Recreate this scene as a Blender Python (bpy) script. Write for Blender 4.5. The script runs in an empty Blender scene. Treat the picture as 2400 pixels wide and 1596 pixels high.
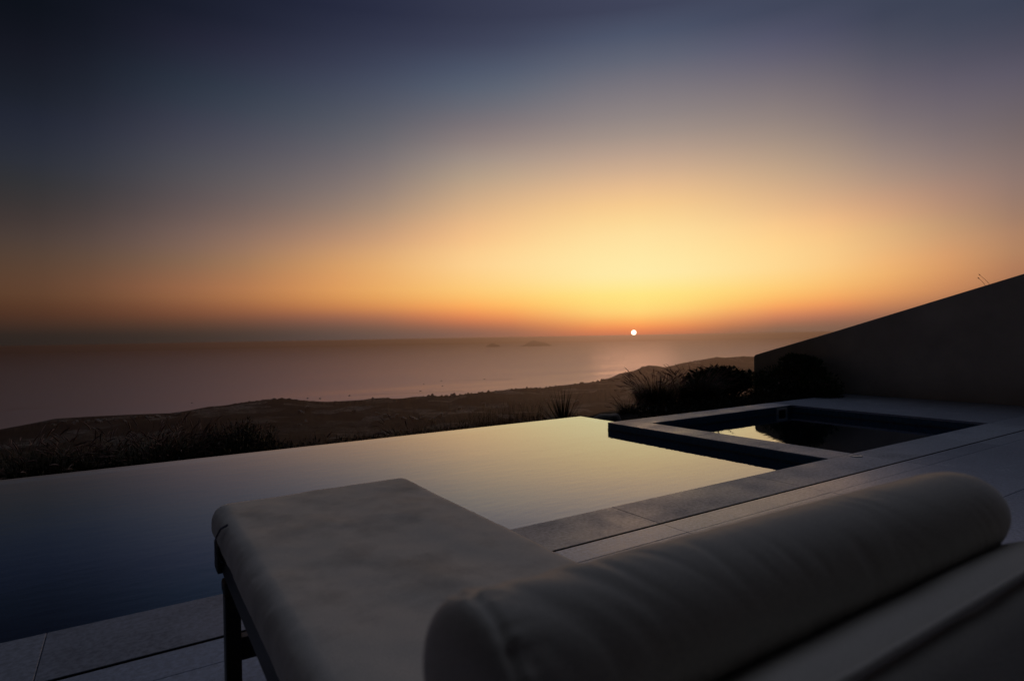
import bpy, bmesh, math, random
from mathutils import Vector, Matrix, noise
C = bpy.context.scene
COL = C.collection
R = math.radians
rnd = random.Random(7)

# ------------------------------------------------------------------ camera
CAM_H = 1.1
YAW, PITCH, ROLL = 0.56977, -0.00537, 0.01747
F = Vector((math.sin(YAW) * math.cos(PITCH), math.cos(YAW) * math.cos(PITCH), math.sin(PITCH)))
RT = Vector((math.cos(YAW), -math.sin(YAW), 0))
DN = F.cross(RT)
R2 = math.cos(ROLL) * RT + math.sin(ROLL) * DN
D2 = -math.sin(ROLL) * RT + math.cos(ROLL) * DN
cam = bpy.data.cameras.new("camera")
co = bpy.data.objects.new("camera", cam)
COL.objects.link(co)
M = Matrix((R2, -D2, -F)).transposed().to_4x4()
M.translation = (0, 0, CAM_H)
co.matrix_world = M
cam.sensor_width = 36
cam.lens = 1405.7 / 2400 * 36
cam.clip_start, cam.clip_end = 0.02, 250000
cam.dof.use_dof = True
cam.dof.focus_distance = 5.0
cam.dof.aperture_fstop = 4.5
C.camera = co

# ------------------------------------------------------------------ render settings
C.view_settings.view_transform = 'Standard'
C.view_settings.look = 'None'
C.view_settings.exposure = 0
C.view_settings.gamma = 1
C.render.engine = 'CYCLES'
C.cycles.use_denoising = True
C.cycles.max_bounces = 10
C.cycles.transparent_max_bounces = 16
C.cycles.volume_bounces = 0
C.cycles.sample_clamp_indirect = 6

# ------------------------------------------------------------------ sky
def lin(c):
    return tuple((x / 255 / 12.92 if x <= 10 else ((x / 255 + 0.055) / 1.055) ** 2.4) for x in c)

SUN_AZ, SUN_EL = R(11.49), R(0.24)           # azimuth right of the camera heading
# elevation (deg) -> colour, one list per azimuth (deg right of the camera heading)
SKY = {
 -39.4: [(24, (13,17,25)), (21.4,(20,22,32)), (18.6,(26,30,40)), (15.6,(36,40,53)), (13.3,(44,47,56)), (11.5,(51,50,52)), (9.7,(62,54,53)), (7.8,(76,62,56)), (6,(88,66,52)), (4.1,(94,65,47)), (2.6,(82,53,38)), (1.5,(64,45,36)), (.6,(46,38,34))],
 -28.1: [(26.7,(24,28,42)), (24,(34,36,52)), (20.7,(44,52,66)), (17.5,(62,64,78)), (14.2,(80,78,84)), (11.5,(96,84,84)), (8.7,(122,98,88)), (6.5,(138,104,80)), (4.4,(154,104,72)), (2.6,(126,80,57)), (1.5,(90,63,50)), (.4,(64,52,46))],
 -14.1: [(28.8,(38,42,62)), (25.6,(50,54,74)), (22.3,(68,74,92)), (19,(90,92,102)), (15.3,(122,112,112)), (12.3,(152,130,116)), (9.2,(194,150,116)), (6.9,(221,165,108)), (4.6,(229,164,97)), (3.0,(206,135,82)), (1.9,(152,101,78)), (.8,(110,84,72)), (.2,(100,80,72))],
 -1.4:  [(29.3,(52,56,76)), (27,(59,63,84)), (22.8,(90,98,114)), (19.2,(130,120,122)), (15.5,(180,158,138)), (12.5,(220,180,138)), (9.3,(250,202,142)), (7.0,(255,215,150)), (4.6,(255,208,126)), (3.0,(255,181,98)), (1.8,(226,138,86)), (.9,(172,111,82)), (.2,(146,102,82))],
 11.7:  [(28.6,(62,66,87)), (25.5,(82,90,110)), (22.1,(120,116,124)), (18.8,(152,139,134)), (15,(208,174,144)), (12.1,(246,202,144)), (9,(255,225,160)), (5.6,(255,235,168)), (3.7,(255,229,132)), (2.2,(255,212,120)), (1.2,(254,174,96)), (.5,(238,138,84)), (.0,(205,120,84))],
 24.7:  [(26.6,(64,70,90)), (23.6,(88,88,108)), (20.5,(120,112,118)), (17.2,(152,136,128)), (13.8,(194,164,136)), (11,(228,184,138)), (8.2,(255,208,142)), (6,(255,215,146)), (3.7,(255,200,116)), (2.4,(248,166,96)), (1.3,(196,124,90)), (.4,(140,102,80)), (0,(128,98,80))],
 34.0:  [(24.5,(60,66,84)), (21.5,(76,78,94)), (18.7,(100,94,106)), (15.5,(126,114,116)), (12.4,(160,136,124)), (9.8,(196,152,122)), (7.2,(218,170,120)), (5.2,(232,170,110)), (3.2,(218,150,96)), (1.9,(176,120,86)), (.6,(124,92,76))],
 39.7:  [(22.8,(60,66,84)), (20,(76,76,92)), (17.3,(98,92,104)), (14.4,(116,104,106)), (11,(143,120,112)), (8.4,(160,126,106)), (6,(180,134,100)), (4.6,(178,126,92)), (2.2,(150,104,78)), (.6,(104,82,70))],
}
def far_col(src, k):
    return [(e, tuple(x * k for x in c)) for e, c in SKY[src]]
SKY[-56.0] = far_col(-39.4, .80)
SKY[-95.0] = far_col(-39.4, .66)
SKY[62.0] = far_col(39.7, .62)
SKY[105.0] = [(e, (.4 * c[0], .38 * c[1], .4 * c[2])) for e, c in SKY[39.7]]
ELS = [-8, 0, .3, .6, .9, 1.3, 1.8, 2.3, 3, 3.8, 4.6, 5.6, 6.8, 8, 9.3, 10.6, 12, 13.5, 15, 16.5, 18, 19.5, 21, 22.5, 24, 26, 28, 31, 36, 44, 60, 90]
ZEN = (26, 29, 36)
HIGH = (190, 194, 207)          # unseen sunset-side sky above the frame, raised to brighten the foreground
def curve(pts, x):
    """monotone-ish cubic through (x, value) points"""
    pts = sorted(pts)
    if x <= pts[0][0]: return pts[0][1]
    if x >= pts[-1][0]: return pts[-1][1]
    for i in range(len(pts) - 1):
        if pts[i][0] <= x <= pts[i + 1][0]: break
    x0, y0 = pts[i]; x1, y1 = pts[i + 1]
    def slope(j):
        if j <= 0 or j >= len(pts) - 1: return 0.0
        a, b, c = pts[j - 1], pts[j], pts[j + 1]
        s0 = (b[1] - a[1]) / (b[0] - a[0]); s1 = (c[1] - b[1]) / (c[0] - b[0])
        return 0.0 if s0 * s1 <= 0 else 2 * s0 * s1 / (s0 + s1)
    h = x1 - x0; t = (x - x0) / h
    m0, m1 = slope(i) * h, slope(i + 1) * h
    return (2*t**3-3*t*t+1)*y0 + (t**3-2*t*t+t)*m0 + (-2*t**3+3*t*t)*y1 + (t**3-t*t)*m1
AZ_SRC = sorted(SKY)
def sky_at(az, el):
    out = []
    for ch in range(3):
        per = []
        for a in AZ_SRC:
            pts = [(e, c[ch]) for e, c in SKY[a]]
            top = max(pts)
            k = max(0.0, 1 - (abs(a - 18) / 75) ** 2)
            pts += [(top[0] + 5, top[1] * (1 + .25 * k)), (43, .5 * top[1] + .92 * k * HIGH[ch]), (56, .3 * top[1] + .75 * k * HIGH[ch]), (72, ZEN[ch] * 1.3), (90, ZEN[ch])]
            per.append((a, curve(pts, el)))
        out.append(curve(per, az))
    return lin(out)
AZ = [-95, -72, -56, -49, -44, -41, -38, -35, -32, -28, -24, -20, -16, -12, -8, -4, 0, 4, 8, 12, 16, 20, 24, 28, 32, 36, 40, 44, 50, 60, 80, 105]

w = bpy.data.worlds.new("World"); C.world = w; w.use_nodes = True
nt = w.node_tree; nt.nodes.clear()
N = lambda t, **k: _node(nt, t, **k)
def _node(tree, t, **k):
    n = tree.nodes.new(t)
    for a, b in k.items(): setattr(n, a, b)
    return n
def math_(tree, op, a, b=None, c=None, clamp=False):
    n = tree.nodes.new('ShaderNodeMath'); n.operation = op; n.use_clamp = clamp
    for i, v in enumerate((a, b, c)):
        if v is None: continue
        if isinstance(v, (int, float)): n.inputs[i].default_value = v
        else: tree.links.new(v, n.inputs[i])
    return n.outputs[0]
tc = N('ShaderNodeTexCoord'); sep = N('ShaderNodeSeparateXYZ')
nt.links.new(tc.outputs['Generated'], sep.inputs[0])
el = math_(nt, 'ARCSINE', sep.outputs[2])
elp = math_(nt, 'MULTIPLY_ADD', el, 1 / R(98), 8 / 98, clamp=True)
a0 = math_(nt, 'ARCTAN2', sep.outputs[0], sep.outputs[1])       # clockwise from +Y
azr = math_(nt, 'SUBTRACT', a0, YAW)
azw = math_(nt, 'WRAP', azr, math.pi, -math.pi)
cur = None
for i, az in enumerate(AZ):
    rp = N('ShaderNodeValToRGB'); cr = rp.color_ramp
    nt.links.new(elp, rp.inputs[0])
    while len(cr.elements) < len(ELS): cr.elements.new(0.5)
    for e, d in zip(cr.elements, ELS): e.position = (d + 8) / 98
    for e, d in zip(cr.elements, ELS): e.color = (*sky_at(az, d), 1)
    if cur is None: cur = rp.outputs[0]; continue
    f = math_(nt, 'MULTIPLY_ADD', azw, 1 / R(az - AZ[i-1]), -AZ[i-1] / (az - AZ[i-1]), clamp=True)
    mx = N('ShaderNodeMix', data_type='RGBA'); nt.links.new(f, mx.inputs[0])
    nt.links.new(cur, mx.inputs[6]); nt.links.new(rp.outputs[0], mx.inputs[7]); cur = mx.outputs[2]
# the overhead part of the dome takes its light from the physical sky model
sky = N('ShaderNodeTexSky', sky_type='NISHITA'); sky.sun_disc = False
sky.sun_elevation = R(.3); sky.sun_rotation = YAW + SUN_AZ; sky.altitude = 300; sky.dust_density = 3
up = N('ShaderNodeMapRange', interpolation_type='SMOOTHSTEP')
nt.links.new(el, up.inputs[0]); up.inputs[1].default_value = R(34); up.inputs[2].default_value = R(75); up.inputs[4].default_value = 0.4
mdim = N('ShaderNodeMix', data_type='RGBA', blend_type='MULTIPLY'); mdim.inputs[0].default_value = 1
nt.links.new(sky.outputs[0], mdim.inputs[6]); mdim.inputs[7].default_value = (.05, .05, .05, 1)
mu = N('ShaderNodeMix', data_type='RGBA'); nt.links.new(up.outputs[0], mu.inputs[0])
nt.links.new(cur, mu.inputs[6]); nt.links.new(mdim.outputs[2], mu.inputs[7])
# unseen sky behind the camera, darkened in place of a light-blocking house
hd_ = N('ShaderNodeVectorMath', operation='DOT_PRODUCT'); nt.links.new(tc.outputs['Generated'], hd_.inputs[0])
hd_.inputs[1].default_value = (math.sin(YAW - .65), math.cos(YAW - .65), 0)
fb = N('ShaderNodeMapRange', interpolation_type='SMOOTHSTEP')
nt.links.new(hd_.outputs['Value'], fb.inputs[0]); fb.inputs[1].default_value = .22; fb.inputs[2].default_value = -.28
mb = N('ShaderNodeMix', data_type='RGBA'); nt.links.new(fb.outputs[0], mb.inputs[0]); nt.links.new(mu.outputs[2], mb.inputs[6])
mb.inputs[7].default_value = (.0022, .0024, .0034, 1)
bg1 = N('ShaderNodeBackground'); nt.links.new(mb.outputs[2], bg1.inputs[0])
# the sun's disc
sa = YAW + SUN_AZ
SDIR = Vector((math.sin(sa) * math.cos(SUN_EL), math.cos(sa) * math.cos(SUN_EL), math.sin(SUN_EL)))
dp = N('ShaderNodeVectorMath', operation='DISTANCE'); nt.links.new(tc.outputs['Generated'], dp.inputs[0])
dp.inputs[1].default_value = SDIR
disc = N('ShaderNodeMapRange'); nt.links.new(dp.outputs['Value'], disc.inputs[0])
disc.inputs[1].default_value = R(.25); disc.inputs[2].default_value = R(.205); disc.inputs[3].default_value = 0; disc.inputs[4].default_value = 1
bg3 = N('ShaderNodeBackground'); bg3.inputs[0].default_value = (1, .86, .66, 1)
nt.links.new(math_(nt, 'MULTIPLY', disc.outputs[0], 2.6), bg3.inputs[1])
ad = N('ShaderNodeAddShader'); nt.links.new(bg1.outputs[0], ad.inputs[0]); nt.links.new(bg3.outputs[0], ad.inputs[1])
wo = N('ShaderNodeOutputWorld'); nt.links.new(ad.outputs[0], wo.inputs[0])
w.cycles.sampling_method = 'MANUAL'; w.cycles.sample_map_resolution = 1024

sl = bpy.data.lights.new("sun", 'SUN'); sl.energy = 0.11; sl.angle = R(8); sl.color = (1, .56, .36)   # a sun veiled by haze: wide and weak
so = bpy.data.objects.new("sun", sl); COL.objects.link(so)
se = R(2.5)
ldir = -Vector((math.sin(sa) * math.cos(se), math.cos(sa) * math.cos(se), math.sin(se)))
so.rotation_euler = ldir.to_track_quat('-Z', 'Y').to_euler()

# ------------------------------------------------------------------ material helpers
def mat(name):
    m = bpy.data.materials.new(name); m.use_nodes = True
    t = m.node_tree; t.nodes.clear()
    out = t.nodes.new('ShaderNodeOutputMaterial'); b = t.nodes.new('ShaderNodeBsdfPrincipled')
    t.links.new(b.outputs[0], out.inputs[0])
    return m, t, b, out
def noise_tex(t, scale, detail=4, rough=.55, vec=None, dims='3D'):
    n = t.nodes.new('ShaderNodeTexNoise'); n.noise_dimensions = dims
    n.inputs['Scale'].default_value = scale; n.inputs['Detail'].default_value = detail; n.inputs['Roughness'].default_value = rough
    if vec is not None: t.links.new(vec, n.inputs['Vector'])
    return n.outputs[0]
def ramp(t, fac, stops):
    r_ = t.nodes.new('ShaderNodeValToRGB'); e = r_.color_ramp.elements
    while len(e) < len(stops): e.new(.5)
    for k, (p, _) in zip(e, stops): k.position = p
    for k, (_, c) in zip(e, stops): k.color = (*c, 1)
    t.links.new(fac, r_.inputs[0]); return r_.outputs[0]
def mixc(t, fac, a, b, mode='MIX'):
    m = t.nodes.new('ShaderNodeMix'); m.data_type = 'RGBA'; m.blend_type = mode
    for s, v in ((0, fac), (6, a), (7, b)):
        if hasattr(v, 'links') or hasattr(v, 'is_linked'): t.links.new(v, m.inputs[s])
        elif isinstance(v, (int, float)): m.inputs[s].default_value = v
        else: m.inputs[s].default_value = (*v, 1)
    return m.outputs[2]
def bump(t, h, strength=.3, dist=.01):
    b = t.nodes.new('ShaderNodeBump'); b.inputs['Strength'].default_value = strength; b.inputs['Distance'].default_value = dist
    t.links.new(h, b.inputs['Height']); return b.outputs[0]
def objvec(t, scale=(1, 1, 1)):
    c = t.nodes.new('ShaderNodeTexCoord'); m = t.nodes.new('ShaderNodeMapping'); m.inputs['Scale'].default_value = scale
    t.links.new(c.outputs['Object'], m.inputs[0]); return m.outputs[0]
def maprange(t, v, a, b, c, d):
    m = t.nodes.new('ShaderNodeMapRange'); t.links.new(v, m.inputs[0])
    for i, x in enumerate((a, b, c, d)): m.inputs[i + 1].default_value = x
    return m.outputs[0]

def stone(name, base, dark, rough, mottle, spec=.5):
    m, t, b, o = mat(name); b.inputs['Specular IOR Level'].default_value = spec
    v = objvec(t)
    n1 = noise_tex(t, 2.2, 6, .62, v); n2 = noise_tex(t, 46, 4, .7, v); n3 = noise_tex(t, 260, 2, .5, v)
    c = ramp(t, n1, [(.32, dark), (.56, base), (.8, tuple(x * 1.12 for x in base))])
    c = mixc(t, .5, c, ramp(t, n2, [(.36, tuple(x * .45 for x in base)), (.62, tuple(x * 1.3 for x in base))]))
    g = t.nodes.new('ShaderNodeNewGeometry')
    c = mixc(t, 1, c, ramp(t, g.outputs['Random Per Island'], [(0, (.86, .86, .87)), (1, (1.06, 1.05, 1.04))]), 'MULTIPLY')
    sp = noise_tex(t, 130, 3, .7, v)
    c = mixc(t, maprange(t, sp, .58, .70, 0, .45), c, tuple(x * .45 for x in base))
    t.links.new(c, b.inputs['Base Color'])
    t.links.new(math_(t, 'ADD', maprange(t, n1, .3, .7, rough + mottle, rough - mottle), maprange(t, n2, .3, .7, .06, -.06)), b.inputs['Roughness'])
    h = math_(t, 'ADD', math_(t, 'MULTIPLY', n2, .6), math_(t, 'MULTIPLY', n3, .5))
    t.links.new(bump(t, h, .35, .0015), b.inputs['Normal'])
    return m
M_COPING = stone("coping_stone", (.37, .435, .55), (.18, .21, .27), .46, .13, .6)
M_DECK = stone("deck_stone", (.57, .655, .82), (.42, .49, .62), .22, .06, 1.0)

def plain(name, col, rough=.6, var=.25, scale=20, metal=0.0, bmp=.0, spec=.5):
    m, t, b, o = mat(name); v = objvec(t)
    n = noise_tex(t, scale, 5, .6, v)
    t.links.new(ramp(t, n, [(.3, tuple(x * (1 - var) for x in col)), (.7, tuple(min(1, x * (1 + var)) for x in col))]), b.inputs['Base Color'])
    b.inputs['Roughness'].default_value = rough; b.inputs['Metallic'].default_value = metal
    b.inputs['Specular IOR Level'].default_value = spec
    if bmp: t.links.new(bump(t, n, bmp, .004), b.inputs['Normal'])
    return m
M_GROUT = plain("joint_grout", (.05, .048, .045), .9)
M_SLOT = plain("dark_steel", (.03, .03, .032), .45, .2, 30, .6)
M_STEEL = plain("brushed_steel", (.45, .45, .44), .35, .12, 60, .9)
M_FRAME = plain("dark_powder_coat", (.018, .017, .016), .45, .2, 40)
M_STRAP = plain("navy_webbing", (.02, .03, .07), .7, .3, 200)
M_PLASTIC = plain("off_white_plastic", (.75, .75, .72), .4, .06, 30)
M_WALL = plain("rendered_wall", (.80, .70, .58), .85, .16, 1.3, 0, .25, .2)
M_SOIL = plain("soil", (.016, .014, .012), .95, .4, 8, 0, .5, .1)
M_ROCK = plain("rock", (.20, .19, .18), .85, .3, 9, 0, .6, .2)
M_HOUSE = plain("whitewash", (.62, .60, .57), .8, .08, .3)
M_HULL = plain("boat_paint", (.06, .055, .05), .5, .2, .5)
M_WIN = plain("dark_glass", (.02, .022, .025), .15, .2, 2)
M_ISLE = plain("island_rock", (.07, .06, .05), .95, .3, .004, 0, 0, .1)

def leafmat(name, a, b_, rough=.55):
    m, t, b, o = mat(name)
    g = t.nodes.new('ShaderNodeNewGeometry')
    n = noise_tex(t, 6, 3, .6, objvec(t))
    f = math_(t, 'ADD', math_(t, 'MULTIPLY', g.outputs['Random Per Island'], .6), math_(t, 'MULTIPLY', n, .5), clamp=True)
    t.links.new(ramp(t, f, [(.15, a), (.9, b_)]), b.inputs['Base Color'])
    b.inputs['Roughness'].default_value = rough
    b.inputs['Specular IOR Level'].default_value = .3
    return m
M_BLADE = leafmat("grass_blade", (.06, .065, .035), (.14, .125, .075))
M_SEED = leafmat("seed_head", (.24, .14, .12), (.42, .29, .25), .8)
M_LEAF = leafmat("shrub_leaf", (.045, .075, .032), (.09, .13, .06))
M_DARKLEAF = leafmat("dark_leaf", (.025, .035, .018), (.055, .065, .035))
M_YUCCA = leafmat("stiff_leaf", (.05, .07, .035), (.10, .12, .06))
M_TWIG = plain("twig_bark", (.06, .045, .035), .9, .3, 40)
M_FLOWER = plain("white_petal", (.75, .74, .70), .6, .05, 40)

# dark blue mosaic of the pools: small tiles with paler joints
def mosaic():
    m, t, b, o = mat("blue_mosaic")
    v = objvec(t)
    vo = t.nodes.new('ShaderNodeTexVoronoi'); vo.feature = 'F1'; vo.inputs['Scale'].default_value = 40; vo.inputs['Randomness'].default_value = .15
    t.links.new(v, vo.inputs['Vector'])
    c = ramp(t, vo.outputs['Distance'], [(.30, (0, 0, 0)), (.42, (1, 1, 1))])
    n = noise_tex(t, 30, 2, .5, v)
    tile = ramp(t, n, [(.3, (.02, .12, .21)), (.7, (.035, .21, .36))])
    t.links.new(mixc(t, math_(t, 'MULTIPLY', c, .35), tile, (.10, .125, .17)), b.inputs['Base Color'])
    b.inputs['Roughness'].default_value = .3
    return m
M_TILE = mosaic()

REFL = .02
def pool_water(name, tint):
    m = bpy.data.materials.new(name); m.use_nodes = True; t = m.node_tree; t.nodes.clear()
    out = t.nodes.new('ShaderNodeOutputMaterial')
    gl = t.nodes.new('ShaderNodeBsdfGlossy'); gl.inputs['Roughness'].default_value = .012
    tr = t.nodes.new('ShaderNodeBsdfTransparent'); tr.inputs[0].default_value = (*tint, 1)
    gl.inputs[0].default_value = (.76, .862, 1.0, 1)
    v1 = objvec(t, (1.0, 2.6, 1)); v2 = objvec(t, (.5, 1.2, 1))
    n1 = noise_tex(t, 5.5, 3, .5, v1); n2 = noise_tex(t, 1.6, 2, .5, v2)
    h = math_(t, 'ADD', math_(t, 'MULTIPLY', n1, .5), n2)
    bn = bump(t, h, .05, .02)
    t.links.new(bn, gl.inputs['Normal'])
    lw = t.nodes.new('ShaderNodeLayerWeight'); lw.inputs[0].default_value = .5; t.links.new(bn, lw.inputs['Normal'])
    fr = math_(t, 'MULTIPLY_ADD', math_(t, 'POWER', lw.outputs['Facing'], 2.0), 1 - REFL, REFL)
    mx = t.nodes.new('ShaderNodeMixShader'); t.links.new(fr, mx.inputs[0])
    t.links.new(tr.outputs[0], mx.inputs[1]); t.links.new(gl.outputs[0], mx.inputs[2])
    t.links.new(mx.outputs[0], out.inputs[0])
    return m
M_WATER = pool_water("pool_water", (.45, .82, .95))

def sea_mat():
    m = bpy.data.materials.new("sea_water"); m.use_nodes = True; t = m.node_tree; t.nodes.clear()
    out = t.nodes.new('ShaderNodeOutputMaterial')
    v = objvec(t, (.00016, .0028, 1)); v.node.inputs['Rotation'].default_value = (0, 0, YAW + .15)
    n = noise_tex(t, 2.0, 6, .6, v)
    df = t.nodes.new('ShaderNodeBsdfDiffuse'); df.inputs[0].default_value = (.02, .022, .024, 1)
    gl = t.nodes.new('ShaderNodeBsdfGlossy'); gl.inputs[0].default_value = (1, .80, .74, 1)
    t.links.new(maprange(t, n, .38, .64, .34, .43), gl.inputs['Roughness'])
    fr = t.nodes.new('ShaderNodeFresnel'); fr.inputs[0].default_value = 1.9
    mx = t.nodes.new('ShaderNodeMixShader'); t.links.new(fr.outputs[0], mx.inputs[0])
    t.links.new(df.outputs[0], mx.inputs[1]); t.links.new(gl.outputs[0], mx.inputs[2]); t.links.new(mx.outputs[0], out.inputs[0])
    return m
M_SEA = sea_mat()

def wake_mat():
    m, t, b, o = mat("boat_wake")
    b.inputs['Base Color'].default_value = (.10, .10, .10, 1); b.inputs['Roughness'].default_value = .6
    return m
M_WAKE = wake_mat()

def land_mat():
    m, t, b, o = mat("dry_land")
    v = objvec(t, (.001, .001, .001))
    vo = t.nodes.new('ShaderNodeTexVoronoi'); vo.inputs['Scale'].default_value = 9; t.links.new(v, vo.inputs['Vector'])
    n = noise_tex(t, 14, 6, .65, v); n2 = noise_tex(t, 120, 4, .6, v)
    field = ramp(t, vo.outputs['Color'], [(.15, (.008, .009, .008)), (.55, (.026, .025, .022)), (.62, (.07, .066, .058)), (.9, (.34, .32, .28))])
    scrub = ramp(t, n, [(.42, (.010, .011, .009)), (.6, (.022, .021, .018))])
    c = mixc(t, maprange(t, n, .40, .52, .1, .95), scrub, field)
    c = mixc(t, maprange(t, n2, .48, .56, .0, .85), c, (.010, .012, .010))
    t.links.new(c, b.inputs['Base Color']); b.inputs['Roughness'].default_value = .95
    b.inputs['Specular IOR Level'].default_value = .1
    return m
M_LAND = land_mat()

def fabric(name, col, stain=0.0):
    m, t, b, o = mat(name); v = objvec(t)
    c = mixc(t, maprange(t, noise_tex(t, 9, 4, .6, v), .35, .65, .0, .25), col, tuple(x * .86 for x in col))
    if stain:
        s = noise_tex(t, 6.5, 5, .55, objvec(t, (1, .8, 1)))
        s2 = noise_tex(t, 15, 4, .65, v)
        f = maprange(t, math_(t, 'ADD', math_(t, 'MULTIPLY', s, .8), math_(t, 'MULTIPLY', s2, .2)), .48, .68, 0, stain)
        c = mixc(t, f, c, tuple(x * .55 for x in col))
    gr = noise_tex(t, 520, 2, .6, v)
    c = mixc(t, 1, c, ramp(t, gr, [(.3, (.84, .84, .84)), (.7, (1.06, 1.06, 1.06))]), 'MULTIPLY')
    t.links.new(c, b.inputs['Base Color'])
    b.inputs['Roughness'].default_value = .9; b.inputs['Specular IOR Level'].default_value = .2
    b.inputs['Sheen Weight'].default_value = .6; b.inputs['Sheen Roughness'].default_value = .3
    wv = noise_tex(t, 420, 2, .5, objvec(t, (1, 1, 1))); w2 = noise_tex(t, 38, 4, .6, v)
    t.links.new(bump(t, math_(t, 'ADD', wv, math_(t, 'MULTIPLY', w2, .8)), .28, .0018), b.inputs['Normal'])
    return m
FAB = (.72, .675, .60)
M_FAB = fabric("mattress_fabric", (.91, .875, .80), .7)
M_FAB2 = fabric("bolster_fabric", FAB, 0)

# ------------------------------------------------------------------ object helpers
def link(name, bm_or_me, material=None, parent=None, loc=(0, 0, 0), smooth=False, label=None, cat=None, group=None, kind=None):
    if isinstance(bm_or_me, bmesh.types.BMesh):
        me = bpy.data.meshes.new(name); bm_or_me.to_mesh(me); bm_or_me.free()
    else: me = bm_or_me
    if material and not me.materials: me.materials.append(material)
    if smooth: me.polygons.foreach_set('use_smooth', [True] * len(me.polygons))
    o = bpy.data.objects.new(name, me); COL.objects.link(o); o.location = loc
    if parent: o.parent = parent
    return tag(o, label, cat, group, kind)
def tag(o, label=None, cat=None, group=None, kind=None):
    if label: o['label'] = label
    if cat: o['category'] = cat
    if group: o['group'] = group
    if kind: o['kind'] = kind
    return o
def thing(name, label, cat, loc=(0, 0, 0), group=None, rz=0):
    o = bpy.data.objects.new(name, None); COL.objects.link(o); o.location = loc; o.rotation_euler.z = rz
    o.empty_display_size = .2
    return tag(o, label, cat, group)
def copy_thing(src, loc, rz, sc, label):
    c = src.copy(); COL.objects.link(c); c.location = loc; c.rotation_euler.z = rz; c.scale = (sc[0], sc[0], sc[1]) if isinstance(sc, tuple) else (sc,) * 3
    c['label'] = label
    for ch in src.children:
        d = ch.copy(); COL.objects.link(d); d.parent = c
    return c
def box(bm, x0, x1, y0, y1, z0, z1, bev=0):
    r_ = bmesh.ops.create_cube(bm, size=1)
    vs = r_['verts']
    for v in vs:
        v.co = Vector(((x0 + x1) / 2 + v.co.x * (x1 - x0), (y0 + y1) / 2 + v.co.y * (y1 - y0), (z0 + z1) / 2 + v.co.z * (z1 - z0)))
    if bev:
        es = list({e for v in vs for e in v.link_edges})
        bmesh.ops.bevel(bm, geom=es, offset=bev, segments=2, affect='EDGES', profile=.5)
def slab(bm, x0, x1, y0, y1, z0=-.028, z1=0, g=.002, ch=.0008):
    """one paving slab with eased edges"""
    x0 += g; x1 -= g; y0 += g; y1 -= g
    z1 += rnd.uniform(-.0006, .0006)
    q = lambda i, z: [bm.verts.new(p) for p in ((x0 + i, y0 + i, z), (x1 - i, y0 + i, z), (x1 - i, y1 - i, z), (x0 + i, y1 - i, z))]
    a, b, c = q(0, z0), q(0, z1 - ch), q(ch, z1)
    bm.faces.new(c)
    for k in range(4):
        j = (k + 1) % 4
        bm.faces.new((a[k], a[j], b[j], b[k])); bm.faces.new((b[k], b[j], c[j], c[k]))
def rect(bm, x0, x1, y0, y1, z):
    bm.faces.new([bm.verts.new(p) for p in ((x0, y0, z), (x1, y0, z), (x1, y1, z), (x0, y1, z))])
def tube(bm, pts, rads, seg=6, cap=True):
    rings = []
    for i, p in enumerate(pts):
        p = Vector(p)
        d = (Vector(pts[min(i + 1, len(pts) - 1)]) - Vector(pts[max(i - 1, 0)])).normalized()
        a = d.cross(Vector((0, 0, 1)) if abs(d.z) < .95 else Vector((1, 0, 0))).normalized(); b = d.cross(a)
        r_ = rads[i] if not isinstance(rads, (int, float)) else rads
        rings.append([bm.verts.new(p + (a * math.cos(2 * math.pi * k / seg) + b * math.sin(2 * math.pi * k / seg)) * r_) for k in range(seg)])
    for A, B in zip(rings, rings[1:]):
        for k in range(seg):
            bm.faces.new((A[k], A[(k + 1) % seg], B[(k + 1) % seg], B[k]))
    if cap:
        bm.faces.new(rings[0][::-1]); bm.faces.new(rings[-1])

# ------------------------------------------------------------------ paving
SLOT0, SLOT1 = 2.472, 2.490
VE = 2.905                      # pool edge of the coping
JU = [-.28 + 1.44 * k for k in range(-4, 9)]
bm = bmesh.new()
rows = [SLOT0, 2.288, 1.575, .862, .149, -.564, -1.277, -1.99, -2.7]
UL, UR = -4.6, 10.675
def cuts(lo, hi):
    c = [lo] + [u for u in JU if lo + .05 < u < hi - .05] + [hi]
    return list(zip(c, c[1:]))
for a, b in zip(rows[1:], rows): 
    for u0, u1 in cuts(UL, UR): slab(bm, u0, u1, a, b)
rr = [SLOT1, VE, 3.655, 4.36, 5.06, 5.75]
for a, b in zip(rr, rr[1:]):
    lo = 8.45
    for u0, u1 in ((lo, 9.5), (9.5, UR)): slab(bm, u0, u1, a, b)
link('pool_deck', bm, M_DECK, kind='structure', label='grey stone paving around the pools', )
bm = bmesh.new()
box(bm, UL, UR, -2.7, SLOT0 - .002, -.35, -.007)
box(bm, 8.46, UR, SLOT1 + .002, 5.75, -1.2, -.007)
link('paving_bed', bm, M_GROUT, kind='structure')
# slot drain
sd = bmesh.new()
box(sd, UL, UR, SLOT0 - .0015, SLOT1 + .0015, -.09, -.05)
box(sd, UL, UR, SLOT0 - .0005, SLOT0 + .0025, -.05, -.0015); box(sd, UL, UR, SLOT1 - .0025, SLOT1 + .0005, -.05, -.0015)
link('slot_drain', sd, M_SLOT, label='long narrow dark slot drain in the paving, running parallel to the pool coping', cat='drain')

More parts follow.
